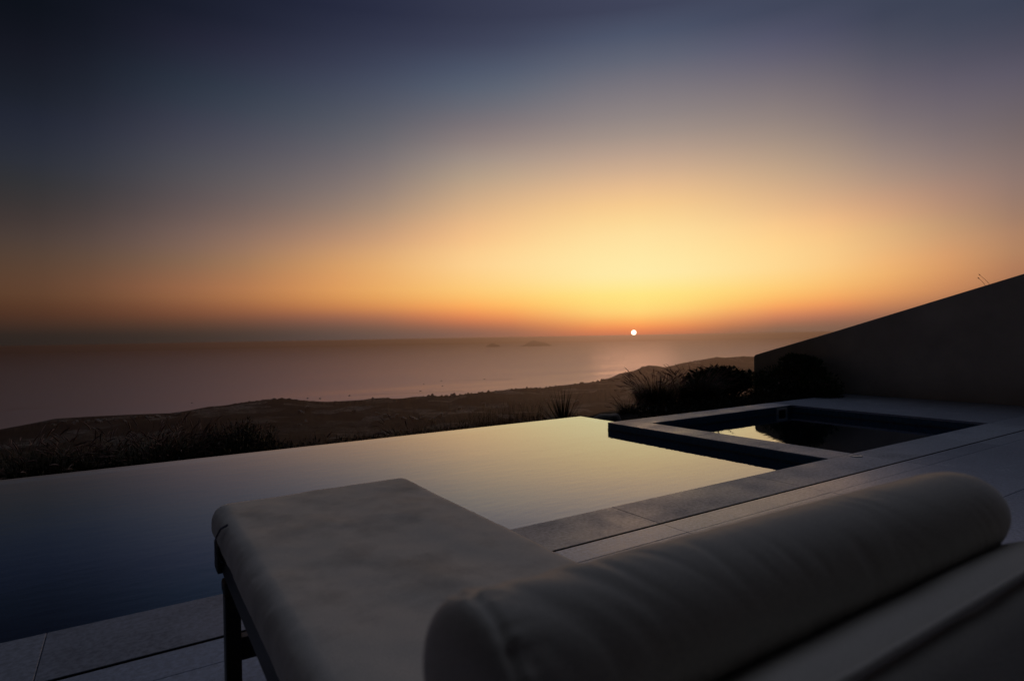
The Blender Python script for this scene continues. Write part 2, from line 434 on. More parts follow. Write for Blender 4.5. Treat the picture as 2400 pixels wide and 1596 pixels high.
# ------------------------------------------------------------------ swimming pool
WZ, SZ = -.095, -.115           # water levels of pool and spa
pool = thing('swimming_pool', 'large infinity pool lined in dark blue mosaic with grey stone coping', 'pool', (2, 4.8, 0))
def child(name, bm, m, parent, **k):
    o = link(name, bm, m, None, **k); o.parent = parent
    o.matrix_parent_inverse = Matrix.Translation(-Vector(parent.location)) if parent.rotation_euler.z == 0 else parent.matrix_world.inverted()
    return o
bm = bmesh.new()
PB = -1.45
box(bm, UL - .2, 5.5, VE + .004, 7.0, PB - .2, PB)                  # floor
box(bm, UL - .2, 5.10, SLOT1 + .004, VE + .004, PB, -.009)           # wall under the coping
child('basin', bm, M_TILE, pool)
bm = bmesh.new()
box(bm, UL - .2, 5.52, 6.80, 6.98, PB, WZ - .012, .004)
box(bm, 5.505, 5.66, 5.76, 6.7995, PB, WZ - .012, .004)
child('weir_wall', bm, M_TILE, pool)
bm = bmesh.new()
for u0, u1 in cuts(UL, UR)[:-1] if False else cuts(UL, 8.45): slab(bm, u0, u1, SLOT1, VE, -.024)
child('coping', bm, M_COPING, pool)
bm = bmesh.new()
def grid(bm, x0, x1, y0, y1, z):
    rect(bm, x0, x1, y0, y1, z)
grid(bm, UL - .2, 5.10, VE + .004, 5.375, WZ)
grid(bm, UL - .2, 5.10, 5.375, 6.985, WZ)
grid(bm, 5.10, 5.665, 5.752, 6.985, WZ)
bmesh.ops.remove_doubles(bm, verts=bm.verts, dist=1e-5)
link('pool_water', bm, M_WATER, kind='structure')

# ------------------------------------------------------------------ spa pool
spa = thing('spa_pool', 'small square spa pool set into the paving between the larger pool and the sloping wall', 'pool', (6.9, 4.2, 0))
SU0, SU1, SV1 = 5.48, 8.45, 5.372
bm = bmesh.new()
box(bm, 5.103, SU0 - .003, VE + .004, SV1 + .003, PB, -.013)                # divider wall
box(bm, 5.103, UR - .02, SV1 + .003, 5.748, PB, -.013)                      # far wall
box(bm, SU1 + .003, SU1 + .2, VE + .004, SV1 + .003, -1.1, -.029)
box(bm, SU0 - .003, SU1 + .003, SLOT1 + .1, VE - .003, -1.1, -.027)
box(bm, SU0 - .003, SU1 + .003, VE - .003, SV1 + .003, -1.15, -.95)
child('basin', bm, M_TILE, spa)
bm = bmesh.new()
for z, (a, b, c, d) in ((WZ + .004, (5.099, 5.103, VE + .004, 5.75)), ):
    box(bm, a, b, c, d, z, z + .010)
box(bm, SU0 - .003, SU1, SV1 - .001, SV1 + .003, SZ + .004, SZ + .013)
box(bm, SU1 - .001, SU1 + .003, VE, SV1, SZ + .004, SZ + .013)
child('waterline_trim', bm, plain("pale_trim", (.10, .11, .13), .35), spa)
bm = bmesh.new()
dv = [VE, 3.65, 4.395, 5.11]
for a, b in zip(dv, dv[1:]): slab(bm, 5.10, 5.483, a, b, -.0125)
slab(bm, 5.10, 5.56, 5.11, 5.75, -.0125) if False else None
slab(bm, 5.10, 5.483, 5.11, 5.75, -.0125)
fu = [5.483, 6.9, 8.34, 9.5, UR]
for a, b in zip(fu, fu[1:]): slab(bm, a, b, SV1 - .003, 5.75, -.0125) if b < 8.4 else None
slab(bm, 8.34, 8.45, SV1 - .003, 5.75, -.0125)
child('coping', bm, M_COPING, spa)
bm = bmesh.new(); grid(bm, SU0 - .003, SU1 + .003, VE - .003, SV1 + .003, SZ)
link('spa_water', bm, M_WATER, kind='structure')

# skimmer mouth in the spa wall
sk = thing('pool_skimmer', 'square off-white skimmer frame set into the dark far wall of the spa pool', 'skimmer', (8.19, SV1, -.11))
bm = bmesh.new()
s0, s1, z0, z1 = 8.062, 8.320, -.215, -.022
for a, b, c, d in ((s0, s1, z1 - .032, z1), (s0, s1, z0, z0 + .032), (s0, s0 + .04, z0 + .032, z1 - .032), (s1 - .04, s1, z0 + .032, z1 - .032)):
    box(bm, a, b, SV1 - .018, SV1 + .001, c, d, .004)
child('frame', bm, M_PLASTIC, sk)
bm = bmesh.new(); box(bm, s0 + .04, s1 - .04, SV1 - .008, SV1 + .001, z0 + .032, z1 - .032)
child('weir_flap', bm, M_SLOT, sk)
# round cap in the coping
rc = thing('coping_cap', 'small round steel cap set in the coping at the near corner of the spa', 'cap', (5.386, 2.82, 0))
bm = bmesh.new()
for r0, z in ((.052, .006),):
    prof = [(.052, 0), (.052, .004), (.049, .006), (.036, .006), (.034, .003), (0.001, .003)]
    rings = [[bm.verts.new((r_ * math.cos(k * math.pi / 16), r_ * math.sin(k * math.pi / 16), z_ + .0005)) for k in range(32)] for r_, z_ in prof]
    for A, B in zip(rings, rings[1:]):
        for k in range(32): bm.faces.new((A[k], A[(k + 1) % 32], B[(k + 1) % 32], B[k]))
    bm.faces.new(rings[-1])
link('rim', bm, M_STEEL, rc)

# ------------------------------------------------------------------ garden wall
bm = bmesh.new()
WU0, WU1 = 10.68, 11.02
prof = [(-1.2, -1.2), (7.6, -1.2), (7.6, .60), (7.588, .635), (7.56, .662), (7.317, .730), (6.0, 1.087), (3.214, 1.877), (-1.2, 3.13)]
L = [bm.verts.new((WU0, v, z)) for v, z in prof]; Rr = [bm.verts.new((WU1, v, z)) for v, z in prof]
bm.faces.new(L[::-1]); bm.faces.new(Rr)
for k in range(len(prof)):
    j = (k + 1) % len(prof); bm.faces.new((L[k], L[j], Rr[j], Rr[k]))
bmesh.ops.recalc_face_normals(bm, faces=bm.faces)
es = [e for e in bm.edges if abs(e.verts[0].co.x - e.verts[1].co.x) < 1e-4 and max(v.co.z for v in e.verts) > .3]
bmesh.ops.bevel(bm, geom=es, offset=.018, segments=3, affect='EDGES', profile=.5)
link('garden_wall', bm, M_WALL, label='tall dark rendered wall with a sloping top, rising to the right beside the spa', cat='wall')

# ------------------------------------------------------------------ sun lounger
U0, U1 = .226, .947
lounger = thing('sun_lounger', 'cream cushioned sun lounger with dark frame and raised backrest, foot end at the pool edge', 'sun lounger', (.58, 1.2, 0))
def cushion(sx, sy, sz, r_, nx, ny, nz, seed, puff=.0):
    """rounded box cushion centred at origin, fine enough to take small undulations"""
    bm = bmesh.new()
    bmesh.ops.create_cube(bm, size=1)
    def warp(k, n, half, rr):
        # grid lines denser near the edges
        return k
    xs = sorted({-sx/2 + rr for rr in [0, r_*.12, r_*.3, r_*.55, r_*.8, r_]} | {sx/2 - rr for rr in [0, r_*.12, r_*.3, r_*.55, r_*.8, r_]} | {-sx/2 + r_ + (sx - 2*r_) * k / nx for k in range(nx + 1)})
    ys = sorted({-sy/2 + rr for rr in [0, r_*.12, r_*.3, r_*.55, r_*.8, r_]} | {sy/2 - rr for rr in [0, r_*.12, r_*.3, r_*.55, r_*.8, r_]} | {-sy/2 + r_ + (sy - 2*r_) * k / ny for k in range(ny + 1)})
    zs = sorted({-sz/2 + rr for rr in [0, r_*.12, r_*.3, r_*.55, r_*.8, r_]} | {sz/2 - rr for rr in [0, r_*.12, r_*.3, r_*.55, r_*.8, r_]})
    def uniq(a):
        o = [a[0]]
        for x in a[1:]:
            if x - o[-1] > 1e-4: o.append(x)
        return o
    xs, ys, zs = uniq(xs), uniq(ys), uniq(zs)
    bm.clear()
    cache = {}
    hx, hy, hz = sx/2 - r_, sy/2 - r_, sz/2 - r_
    def V(x, y, z):
        k = (round(x, 5), round(y, 5), round(z, 5))
        if k in cache: return cache[k]
        q = Vector((max(-hx, min(hx, x)), max(-hy, min(hy, y)), max(-hz, min(hz, z))))
        d = Vector((x, y, z)) - q
        p = q + d.normalized() * r_ if d.length > 1e-6 else Vector((x, y, z))
        n_ = d.normalized() if d.length > 1e-6 else Vector((0, 0, 1))
        s = Vector((x * 6 + seed, y * 5, z * 8))
        und = noise.noise(s) * .0035 + noise.noise(s * 3.1) * .0012
        if z > 0: und += puff * (1 - (x / (sx/2)) ** 2) * (1 - abs(y / (sy/2)) ** 4)
        # drawn-in wrinkles along the sides
        edge = max(0, abs(x) - hx) / r_
        und += edge * noise.noise(Vector((seed, y * 55, z * 7))) * .0015
        p = p + n_ * und
        cache[k] = bm.verts.new(p); return cache[k]
    def sheet(f, A, B):
        for a0, a1 in zip(A, A[1:]):
            for b0, b1 in zip(B, B[1:]):
                vs = [V(*f(a0, b0)), V(*f(a1, b0)), V(*f(a1, b1)), V(*f(a0, b1))]
                try: bm.faces.new(vs)
                except ValueError: pass
    for s in (-1, 1):
        sheet(lambda a, b: (a, b, s * sz/2), xs, ys)
        sheet(lambda a, b: (a, s * sy/2, b), xs, zs)
        sheet(lambda a, b: (s * sx/2, a, b), ys, zs)
    bmesh.ops.recalc_face_normals(bm, faces=bm.faces)
    return bm
def place(bm, m): bmesh.ops.transform(bm, matrix=m, verts=bm.verts); return bm
UC = (U0 + U1) / 2
# seat mattress, foot end at v = 2.285
seat = place(cushion(U1 - U0, 1.475, .122, .052, 30, 170, 1, 1.0, .004), Matrix.Translation((UC, 1.5475, .490)))
child('mattress', seat, M_FAB, lounger, smooth=True)
TH = R(28)
HV, HZ = .832, .55              # where the backrest's top meets the seat's top
bl = (HV - .222) / math.cos(TH)
bk = cushion(U1 - U0 + .006, bl + .006, .118, .042, 24, 40, 1, 5.0, .004)
rot = Matrix.Rotation(-TH, 4, 'X')
ctr = Vector((UC, HV, HZ)) + Vector((0, -math.cos(TH), math.sin(TH))) * (bl / 2) - Vector((0, math.sin(TH), math.cos(TH))) * .059
place(bk, Matrix.Translation(ctr) @ rot)
bko = child('backrest_cushion', bk, M_FAB2, lounger, smooth=True)
# piping along the head edge of the backrest
bm = bmesh.new()
hd = Vector((UC, HV, HZ)) + Vector((0, -math.cos(TH), math.sin(TH))) * (bl - .006) - Vector((0, math.sin(TH), math.cos(TH))) * .010
tube(bm, [(U0 + .03 + (U1 - U0 - .06) * k / 24, hd.y + .0008 * noise.noise(Vector((k * .7, 0, 0))), hd.z) for k in range(25)], .0042, 6)
pp = link('piping', bm, M_FAB2, None, smooth=True); pp.parent = bko; pp.matrix_parent_inverse = bko.matrix_parent_inverse.inverted() if False else Matrix.Translation(-Vector(lounger.location))
pp.matrix_parent_inverse = Matrix.Identity(4)
# frame
bm = bmesh.new()
box(bm, .246, .286, .30, 2.21, .345, .428, .005)
box(bm, .874, .914, .30, 2.21, .345, .428, .005)
box(bm, .2865, .8735, 2.165, 2.205, .352, .424, .004)
box(bm, .2865, .8735, .36, .40, .352, .424, .004)
for k in range(11): box(bm, .287, .873, .55 + k * .15, .60 + k * .15, .405, .425, .003)
child('frame', bm, M_FRAME, lounger)
bm = bmesh.new()
for s in (.262, .898):
    a = Vector((s, HV - .02, .452)); b = a + Vector((0, -math.cos(TH), math.sin(TH))) * (bl - .06)
    tube(bm, [a - Vector((0, 0, .02)), b - Vector((0, .01, .02))], .014, 8)
tube(bm, [(.262, .30, .76 - .02), (.898, .30, .76 - .02)], .012, 8)
child('backrest_frame', bm, M_FRAME, lounger)
def leg(u0, v0):
    bm = bmesh.new()
    box(bm, u0, u0 + .046, v0, v0 + .055, 0.0005, .300, .004)
    box(bm, u0 - .003, u0 + .049, v0 - .004, v0 + .062, .300, .344, .008)
    child('leg', bm, M_FRAME, lounger)
leg(.243, 2.075); leg(.871, 2.075); leg(.243, .42); leg(.871, .42)
bm = bmesh.new()
box(bm, .290, .870, 2.084, 2.124, .083, .156, .003); child('crossbar', bm, M_FRAME, lounger)
# foot bracket and strap hanging at the corner
bm = bmesh.new()
box(bm, .228, .243, 2.12, 2.20, .36, .452, .004); child('corner_bracket', bm, M_FRAME, lounger)
bm = bmesh.new()
pts = [(.246, 1.985, .5515), (.226, 1.99, .541), (.2135, 1.995, .515), (.2115, 2.0, .49), (.2145, 2.0, .462), (.226, 2.0, .440), (.242, 2.0, .426)]
for p, q in zip(pts, pts[1:]):
    bm.faces.new([bm.verts.new(x) for x in ((p[0] - .002, p[1] - .009, p[2]), (p[0] - .002, p[1] + .009, p[2]), (q[0] - .002, q[1] + .009, q[2]), (q[0] - .002, q[1] - .009, q[2]))])
bmesh.ops.remove_doubles(bm, verts=bm.verts, dist=1e-5)
bmesh.ops.solidify(bm, geom=bm.faces, thickness=.0015)
child('strap', bm, M_STRAP, lounger)

# bolster headrest
bol = thing('bolster_pillow', 'long round cream bolster pillow lying across the raised backrest of the lounger', 'pillow', (UC, .352, .861))
bol.rotation_euler.y = R(.95)
def bolster():
    bm = bmesh.new()
    uL, uR, r_ = .166, 1.006, .0592
    n, seg = 240, 72
    rings = []
    for i in range(n + 1):
        s = i / n
        u = uL + (uR - uL) * s
        a = (u - uL) / .030; b = (uR - u) / .145
        e = 1.0
        if a < 1: e = min(e, (1 - (1 - a) ** 2.8) ** .5 if a > 0 else 0.02)
        if b < 1: e = min(e, (1 - (1 - b) ** 2.3) ** .5 if b > 0 else 0.02)
        e = max(e, .03)
        seam = -.0030 * math.exp(-((u - (uL + .027)) / .0036) ** 2) 
        ring = []
        for k in range(seg):
            ph = 2 * math.pi * k / seg
            c_, s_ = math.cos(ph), math.sin(ph)
            # wrinkles run round the bolster and lean a little
            x = u * 30 + 1.3 * math.sin(ph + .6) + .9 * noise.noise(Vector((u * 6, c_, s_)))
            wr = abs(noise.noise(Vector((x, c_ * .55, s_ * .55 + 3)))) 
            wr2 = noise.noise(Vector((x * 2.3 + 9, c_ * .8, s_ * .8)))
            mid = min(1, max(0, (u - uL) / .05)) * min(1, max(0, (uR - u - .06) / .2))
            amp = .15 + 1.1 * max(0, noise.noise(Vector((u * 5 + 4, c_ * .8, s_ * .8))) + .35)
            d = mid * amp * (-.0018 * max(0, .25 - wr) / .25 + .0008 * wr2)
            puck = 1.4 * (.0011 * math.sin(ph * 46 + 3 * math.sin(ph * 5)) + .0008 * math.sin(ph * 31)) * math.exp(-((u - (uL + .035)) / .013) ** 2)
            flat = 1 - .05 * max(0, -s_)
            rr = (r_ * flat + d + seam + puck) * e + .0012 * noise.noise(Vector((u * 3, c_, s_))) * e
            # phi = 0 points to +v
            ring.append(bm.verts.new((u - UC, rr * c_, rr * s_)))
        rings.append(ring)
    for A, B in zip(rings, rings[1:]):
        for k in range(seg): bm.faces.new((A[k], A[(k + 1) % seg], B[(k + 1) % seg], B[k]))
    bm.faces.new(rings[0]); bm.faces.new(rings[-1])
    bmesh.ops.recalc_face_normals(bm, faces=bm.faces)
    return bm
link('cover', bolster(), M_FAB2, bol, smooth=True)
# ------------------------------------------------------------------ land, sea, islands
SEA = -300.0
COAST = [(-75,-5.6),(-60,-5.9),(-48,-6.1),(-40.59,-6.19),(-39.14,-5.98),(-37.38,-5.68),(-35.5,-5.72),(-32.7,-5.80),(-29.75,-5.93),(-28.6,-5.82),(-27.22,-5.6),(-24.57,-5.23),(-22.4,-5.03),(-21.0,-5.06),(-20.03,-5.18),(-18.9,-5.42),(-18.22,-5.60),(-17.3,-5.70),(-15.5,-5.70),(-14.1,-5.66),(-12.9,-5.52),(-11.75,-5.50),(-11.55,-5.66),(-10.6,-5.68),(-9.8,-5.60),(-8.9,-5.42),(-7.6,-5.36),(-6.9,-5.46),(-6.2,-5.50),(-5.2,-5.34),(-4.3,-5.25),(-3.0,-5.22),(-2.1,-5.22),(-.9,-5.12),(.3,-4.98),(1.55,-4.93),(2.8,-4.95),(4,-4.78),(5.6,-4.62),(7.2,-4.46),(7.9,-4.30),(8.4,-4.25),(9.0,-4.22),(9.7,-4.16),(11,-3.9),(13,-3.55),(20,-2.95),(30,-3.2),(75,-4.6)]
HEAD = [(8.7,-4.10),(9.3,-3.98),(10.03,-3.62),(11.4,-3.34),(11.95,-3.14),(12.15,-2.95),(12.86,-2.83),(13.6,-2.88),(14.32,-3.03),(15.85,-2.62),(17.72,-2.30),(18.83,-2.10),(19.6,-2.16),(21,-2.03),(22.1,-2.10),(25,-1.9),(30,-2.2),(38,-2.6),(50,-3.2),(75,-4)]
def interp(pts, x):
    if x <= pts[0][0]: return pts[0][1]
    for (a, b), (c, d) in zip(pts, pts[1:]):
        if x <= c: return b + (d - b) * (x - a) / (c - a)
    return pts[-1][1]
def ridge(az):
    """distance and height of the land's skyline in that direction, then the shore behind it"""
    e = interp(COAST, az); t = math.tan(R(-e))
    r_ = 285 / t if e < -5.55 else min(285 / math.tan(R(5.55)) + max(0, az + 5) * 62, 285 / t)
    z = CAM_H - r_ * t
    wood = 1 if az > -8 else (.55 if az > -17 else .3)
    nb = noise.noise(Vector((az * 2.2, 3.3, 0))) * 3 + wood * (abs(noise.noise(Vector((az * 3.3, 7.7, 0)))) * 26 + max(0, noise.noise(Vector((az * 9, 1.7, 0)))) * 13) - 5 * wood
    return r_, z, nb
def prof_z(az, r_):
    rr, zr, nb = ridge(az)
    near = min(rr - 900, 1900)
    zb = min(zr, -262)
    K = [(7, -2.6), (14, -4.5), (40, -16), (110, -48), (260, -98), (600, -168), (1100, -218), (near, max(-282, -276 + 0 * zb)), (rr - 450, min(-279, zr) if zr < -279 else -281 + (zr + 281) * .25), (rr - 160, -283 + (zr + 283) * .75), (rr, zr), (rr + 170, min(zr - 9, -294)), (rr + 330, -309), (rr + 500, -311)]
    z = interp(K, r_)
    A = R(az) + YAW
    p = Vector((math.sin(A) * r_, math.cos(A) * r_, 0))
    amp = min(1, r_ / 900) * (1 if r_ < rr - 200 else .25)
    z += amp * (noise.noise(p * .0022) * 16 + noise.noise(p * .008) * 6 + noise.noise(p * .03) * 2.2) if r_ < rr + 50 else 0
    z += nb * math.exp(-((r_ - rr) / 60) ** 2) * min(1, max(0, (z + 300) / 6))
    return max(z, -311)
bm = bmesh.new()
rs_f = [0, .02, .05, .1, .16, .22]
azs = [-64 + .3 * k for k in range(70)] + [-43 + .07 * k for k in range(860)] + [17.2 + .4 * k for k in range(95)]
prev = None
for az in azs:
    rr, zr, nb = ridge(az)
    rl = [7, 10, 14, 22, 34, 55, 85, 130, 190, 260, 350, 460, 600, 740, 880, 1020, 1150, 1280, 1400, 1500] 
    span = rr - 160 - 1500
    rl += [1500 + span * k / 24 for k in range(1, 25)] + [rr - 120, rr - 80, rr - 45, rr - 20, rr, rr + 25, rr + 70, rr + 170, rr + 330, rr + 500]
    A = R(az) + YAW
    row = [bm.verts.new((math.sin(A) * q, math.cos(A) * q, prof_z(az, q))) for q in rl]
    if prev:
        for i in range(len(row) - 1): bm.faces.new((prev[i], prev[i + 1], row[i + 1], row[i]))
    prev = row
bmesh.ops.recalc_face_normals(bm, faces=bm.faces)
land = link('land', bm, M_LAND, kind='structure', smooth=True)
# the headland across the bay
bm = bmesh.new(); prev = None
for k in range(900):
    az = 8.72 + .045 * k if k < 400 else 26.72 + .1 * (k - 400)
    if az > 66: break
    t = math.tan(R(-interp(HEAD, az))); tip = min(1, (az - 8.7) / 1.6)
    rr = min(292 / t, 4080 + (az - 8.7) * 150); zr = CAM_H - rr * t
    zr += (noise.noise(Vector((az * 3.1, 5, 0))) * 3 + abs(noise.noise(Vector((az * 11, 2, 0)))) * 7 - 2) * tip
    A = R(az) + YAW; row = []
    for f_, h_ in ((-900, -.2), (-620, -.04), (-430, .12), (-300, .3), (-200, .52), (-120, .76), (-60, .92), (-20, .99), (0, 1), (40, .97), (120, .75), (260, .3), (420, -.15)):
        q = rr + f_ * (.12 + .88 * tip); z = SEA + h_ * (zr - SEA)
        z += noise.noise(Vector((math.sin(A) * q * .009, math.cos(A) * q * .009, 4))) * 9 * tip * (1 if f_ < -60 else .1)
        row.append(bm.verts.new((math.sin(A) * q, math.cos(A) * q, z)))
    if prev:
        for i in range(len(row) - 1): bm.faces.new((prev[i], prev[i + 1], row[i + 1], row[i]))
    prev = row
bmesh.ops.recalc_face_normals(bm, faces=bm.faces)
link('headland', bm, M_LAND, kind='structure', smooth=True)
bm = bmesh.new()
rad = [100, 1500, 3000, 6000, 12000, 18000, 30000]
rg = [[bm.verts.new((q * math.cos(2 * math.pi * k / 96), q * math.sin(2 * math.pi * k / 96), SEA)) for k in range(96)] for q in rad]
for A_, B_ in zip(rg, rg[1:]):
    for k in range(96): bm.faces.new((A_[k], A_[(k + 1) % 96], B_[(k + 1) % 96], B_[k]))
bm.faces.new(rg[0][::-1])
bmesh.ops.recalc_face_normals(bm, faces=bm.faces)
link('sea', bm, M_SEA, kind='structure')
# two far islands
def island(name, az0, az1, dist, prof, label):
    bm = bmesh.new(); n = 40; rows_ = []
    wid = R(az1 - az0) * dist
    A = R((az0 + az1) / 2) + YAW
    c = Vector((math.sin(A) * dist, math.cos(A) * dist, SEA)); tv = Vector((math.cos(A), -math.sin(A), 0)); dv_ = Vector((math.sin(A), math.cos(A), 0))
    for i in range(n + 1):
        s = i / n; h = interp(prof, s) + (noise.noise(Vector((s * 14, wid * .001, 0))) * 6 if 0 < i < n else 0); row = []
        dep = 400 * math.sin(math.pi * s) ** .6 + 8
        for j in range(9):
            q = j / 8 * 2 - 1
            row.append(bm.verts.new(tv * (wid * (s - .5)) + dv_ * (q * dep) + Vector((0, 0, max(-3, h * (1 - abs(q) ** 1.4)) - 1.5))))
        rows_.append(row)
    for a, b in zip(rows_, rows_[1:]):
        for j in range(8): bm.faces.new((a[j], a[j + 1], b[j + 1], b[j]))
    bmesh.ops.recalc_face_normals(bm, faces=bm.faces)
    link(name, bm, M_ISLE, None, loc=c, kind='structure', smooth=True, label=label)
ID = 19800
island('island', -2.54, -1.08, ID, [(0, 0), (.12, 48), (.4, 122), (.5, 128), (.62, 90), (.85, 64), (1, 0)], 'small faint hazy island, the left one of two near the horizon')
island('island', .30, 3.88, ID, [(0, 0), (.2, 18), (.3, 78), (.42, 165), (.5, 195), (.6, 150), (.7, 128), (.85, 84), (.95, 26), (1, 0)], 'larger faint hazy island with a central peak near the horizon')

def spot(az, r_, z): A = R(az) + YAW; return Vector((math.sin(A) * r_, math.cos(A) * r_, z))
# boats lying or moving on the bay
def boat_mesh(kind):
    h = bmesh.new()
    secs = [(-5, 1.3, .9, -.25), (-3, 1.7, 1.0, -.4), (0, 1.8, 1.15, -.45), (3, 1.2, 1.45, -.35), (5.2, .05, 1.8, .3)]
    rows_ = [[h.verts.new(p) for p in ((x, -b, t_), (x, -b * .7, k), (x, b * .7, k), (x, b, t_))] for x, b, t_, k in secs]
    for A_, B_ in zip(rows_, rows_[1:]):
        for i in range(3): h.faces.new((A_[i], A_[i + 1], B_[i + 1], B_[i]))
        h.faces.new((A_[3], A_[0], B_[0], B_[3]))
    h.faces.new(rows_[0]); h.faces.new(rows_[-1][::-1])
    bmesh.ops.recalc_face_normals(h, faces=h.faces)
    c = bmesh.new()
    box(c, -2.6, 1.2, -1.1, 1.1, 1.05, 2.4, .15)
    s = bmesh.new()
    if kind == 'sail':
        tube(s, [(1.0, 0, 1), (1.0, 0, 12)], [.14, .07], 6); tube(s, [(1.0, 0, 2.6), (-4.2, 0, 2.7)], .12, 6)
    else:
        box(s, -2.2, .4, -.9, .9, 2.4, 3.4, .12)
    return h, c, s
protos = {}
BOATS = [(-6.8,-4.03,'motor',1.1,'dark motor boat leading the highest wake on the bay',-1), (-8.45,-4.3,'motor',.9,'small dark boat at the left end of the upper wake',0), (-8.78,-4.94,'motor',1.1,'dark boat lying alone left of the sailing boats in the bay',0),
         (-6.69,-4.51,'motor',.9,'small dark boat floating to the right below the upper wake',0), (-7.71,-5.28,'sail',1.0,'dark sailing boat anchored closest to the low shore hills',0), (-18.91,-5.20,'sail',1.1,'sailing boat just off the hill crest, left of a pair',0), (-17.85,-5.27,'sail',1.2,'sailing boat just off the hill crest, right of a pair',0),
         (-15.26,-5.12,'motor',1.1,'motor boat drawing the long lower wake near the shore',-1), (-2.71,-3.96,'motor',1.2,'lone dark boat right of the upper wake, below the islands',0), (4.13,-1.31,'motor',1.5,'distant boat below the right end of the larger island',0), (-.37,-4.93,'motor',.8,'small dark boat close to the tree covered shore ridge',0), (-28.17,-5.07,'motor',.9,'lone tiny boat on the dim water far left',0)]
for az, e, kd, s, lab, wk in BOATS:
    d = (CAM_H - SEA) / math.tan(R(-e))
    p = spot(az, d, SEA + .1)
    o = thing('boat', lab, 'boat', p, 'boats on the bay', rnd.uniform(-.5, .5) - YAW)
    o.name = 'sailing_boat' if kd == 'sail' else 'motor_boat'
    o.scale = (s * 1.1, s * 1.1, s * 1.1)
    if kd not in protos:
        h, c, t_ = boat_mesh(kd)
        protos[kd] = [(n_, link(n_, b_, M_HULL, o, smooth=False)) for n_, b_ in (('hull', h), ('cabin', c), ('mast' if kd == 'sail' else 'wheelhouse', t_))]
    else:
        for n_, src in protos[kd]:
            q = src.copy(); COL.objects.link(q); q.parent = o
    if wk:
        o.rotation_euler.z = -YAW - R(az) + math.pi + .03; L_ = 520 if az < -10 else 420
        bm = bmesh.new()
        for sgn in (-1, 1):
            bm.faces.new([bm.verts.new(x) for x in ((0, 0, .12), (-L_, sgn * (L_ * .022) , .12), (-L_, sgn * (L_ * .022 + 5), .12), (-4, sgn * 1.2, .12))])
        link('wake', bm, M_WAKE, o)

# white houses of the coastal plain
def house_mesh():
    a = bmesh.new()
    box(a, -5, 5, -4, 4, -2, 3.6, .06); box(a, -5, 1, -4, 2.5, 3.6, 6.4, .06); box(a, 5, 8.5, -3, 3, -2, 2.9, .06)
    wds = bmesh.new()
    for x, y, z in ((-3, -4.02, 1), (0, -4.02, 1), (3, -4.02, 1), (-3.2, -4.02, 4.4), (-.6, -4.02, 4.4), (6.7, -3.02, .8)): box(wds, x - .6, x + .6, y - .03, y + .05, z, z + 1.6)
    return a, wds
HS = [(-37.5,-6.08),(-36.9,-5.92),(-36.3,-6.10),(-36.1,-5.95),(-35.4,-6.02),(-34.7,-6.10),(-34.3,-5.95),(-33.6,-6.05),(-33.0,-6.22),(-32.2,-6.02),(-31.4,-6.12),(-30.7,-6.05),(-29.9,-6.2),(-29.2,-6.0),
      (-19.0,-6.15),(-19.5,-6.5),(-19.1,-7.3),(-19.6,-7.6),(-14.9,-6.6),(-12.8,-6.95),(-12.0,-7.2),(-11.4,-7.4),(-11.0,-7.25),(-10.4,-7.5),(-9.7,-7.4),(-9.4,-7.65),(-8.6,-7.5),(-7.7,-7.8),(-6.9,-7.35),(-6.4,-7.1),(-5.1,-6.8),(-2.8,-6.45),(-1.5,-6.7),(.6,-6.4),(3.2,-6.2),(6.1,-6.35),(9.7,-5.2),(13.5,-4.4),(17.2,-3.9),(19.6,-3.5)]
hp = None
VILL, PLAIN = 'white flat-roofed house in the village along the far left shore', 'white flat-roofed house on the dark coastal plain behind the pool'
for i, (az, e) in enumerate(HS):
    best, r_ = None, 900
    while r_ < ridge(az)[0]:
        z = prof_z(az, r_); ee = math.degrees(math.atan2(z - CAM_H, r_))
        if best is None or abs(ee - e) < best[0]: best = (abs(ee - e), r_, z)
        r_ += 10
    p = spot(az, best[1], best[2] + 1.2)
    vill = az < -25
    o = thing('white_house', VILL if vill else PLAIN, 'house', p, 'white houses of the shore village' if vill else 'white houses on the coastal plain', rnd.uniform(0, 6.28))
    sc = rnd.uniform(1.0, 1.8); o.scale = (sc, sc, sc * rnd.uniform(.8, 1.1))
    if hp is None:
        a, b = house_mesh(); hp = [link('walls', a, M_HOUSE, o), link('window', b, M_WIN, o)]
        hp[1]['kind'] = 'stuff'
    else:
        for src in hp: q = src.copy(); COL.objects.link(q); q.parent = o

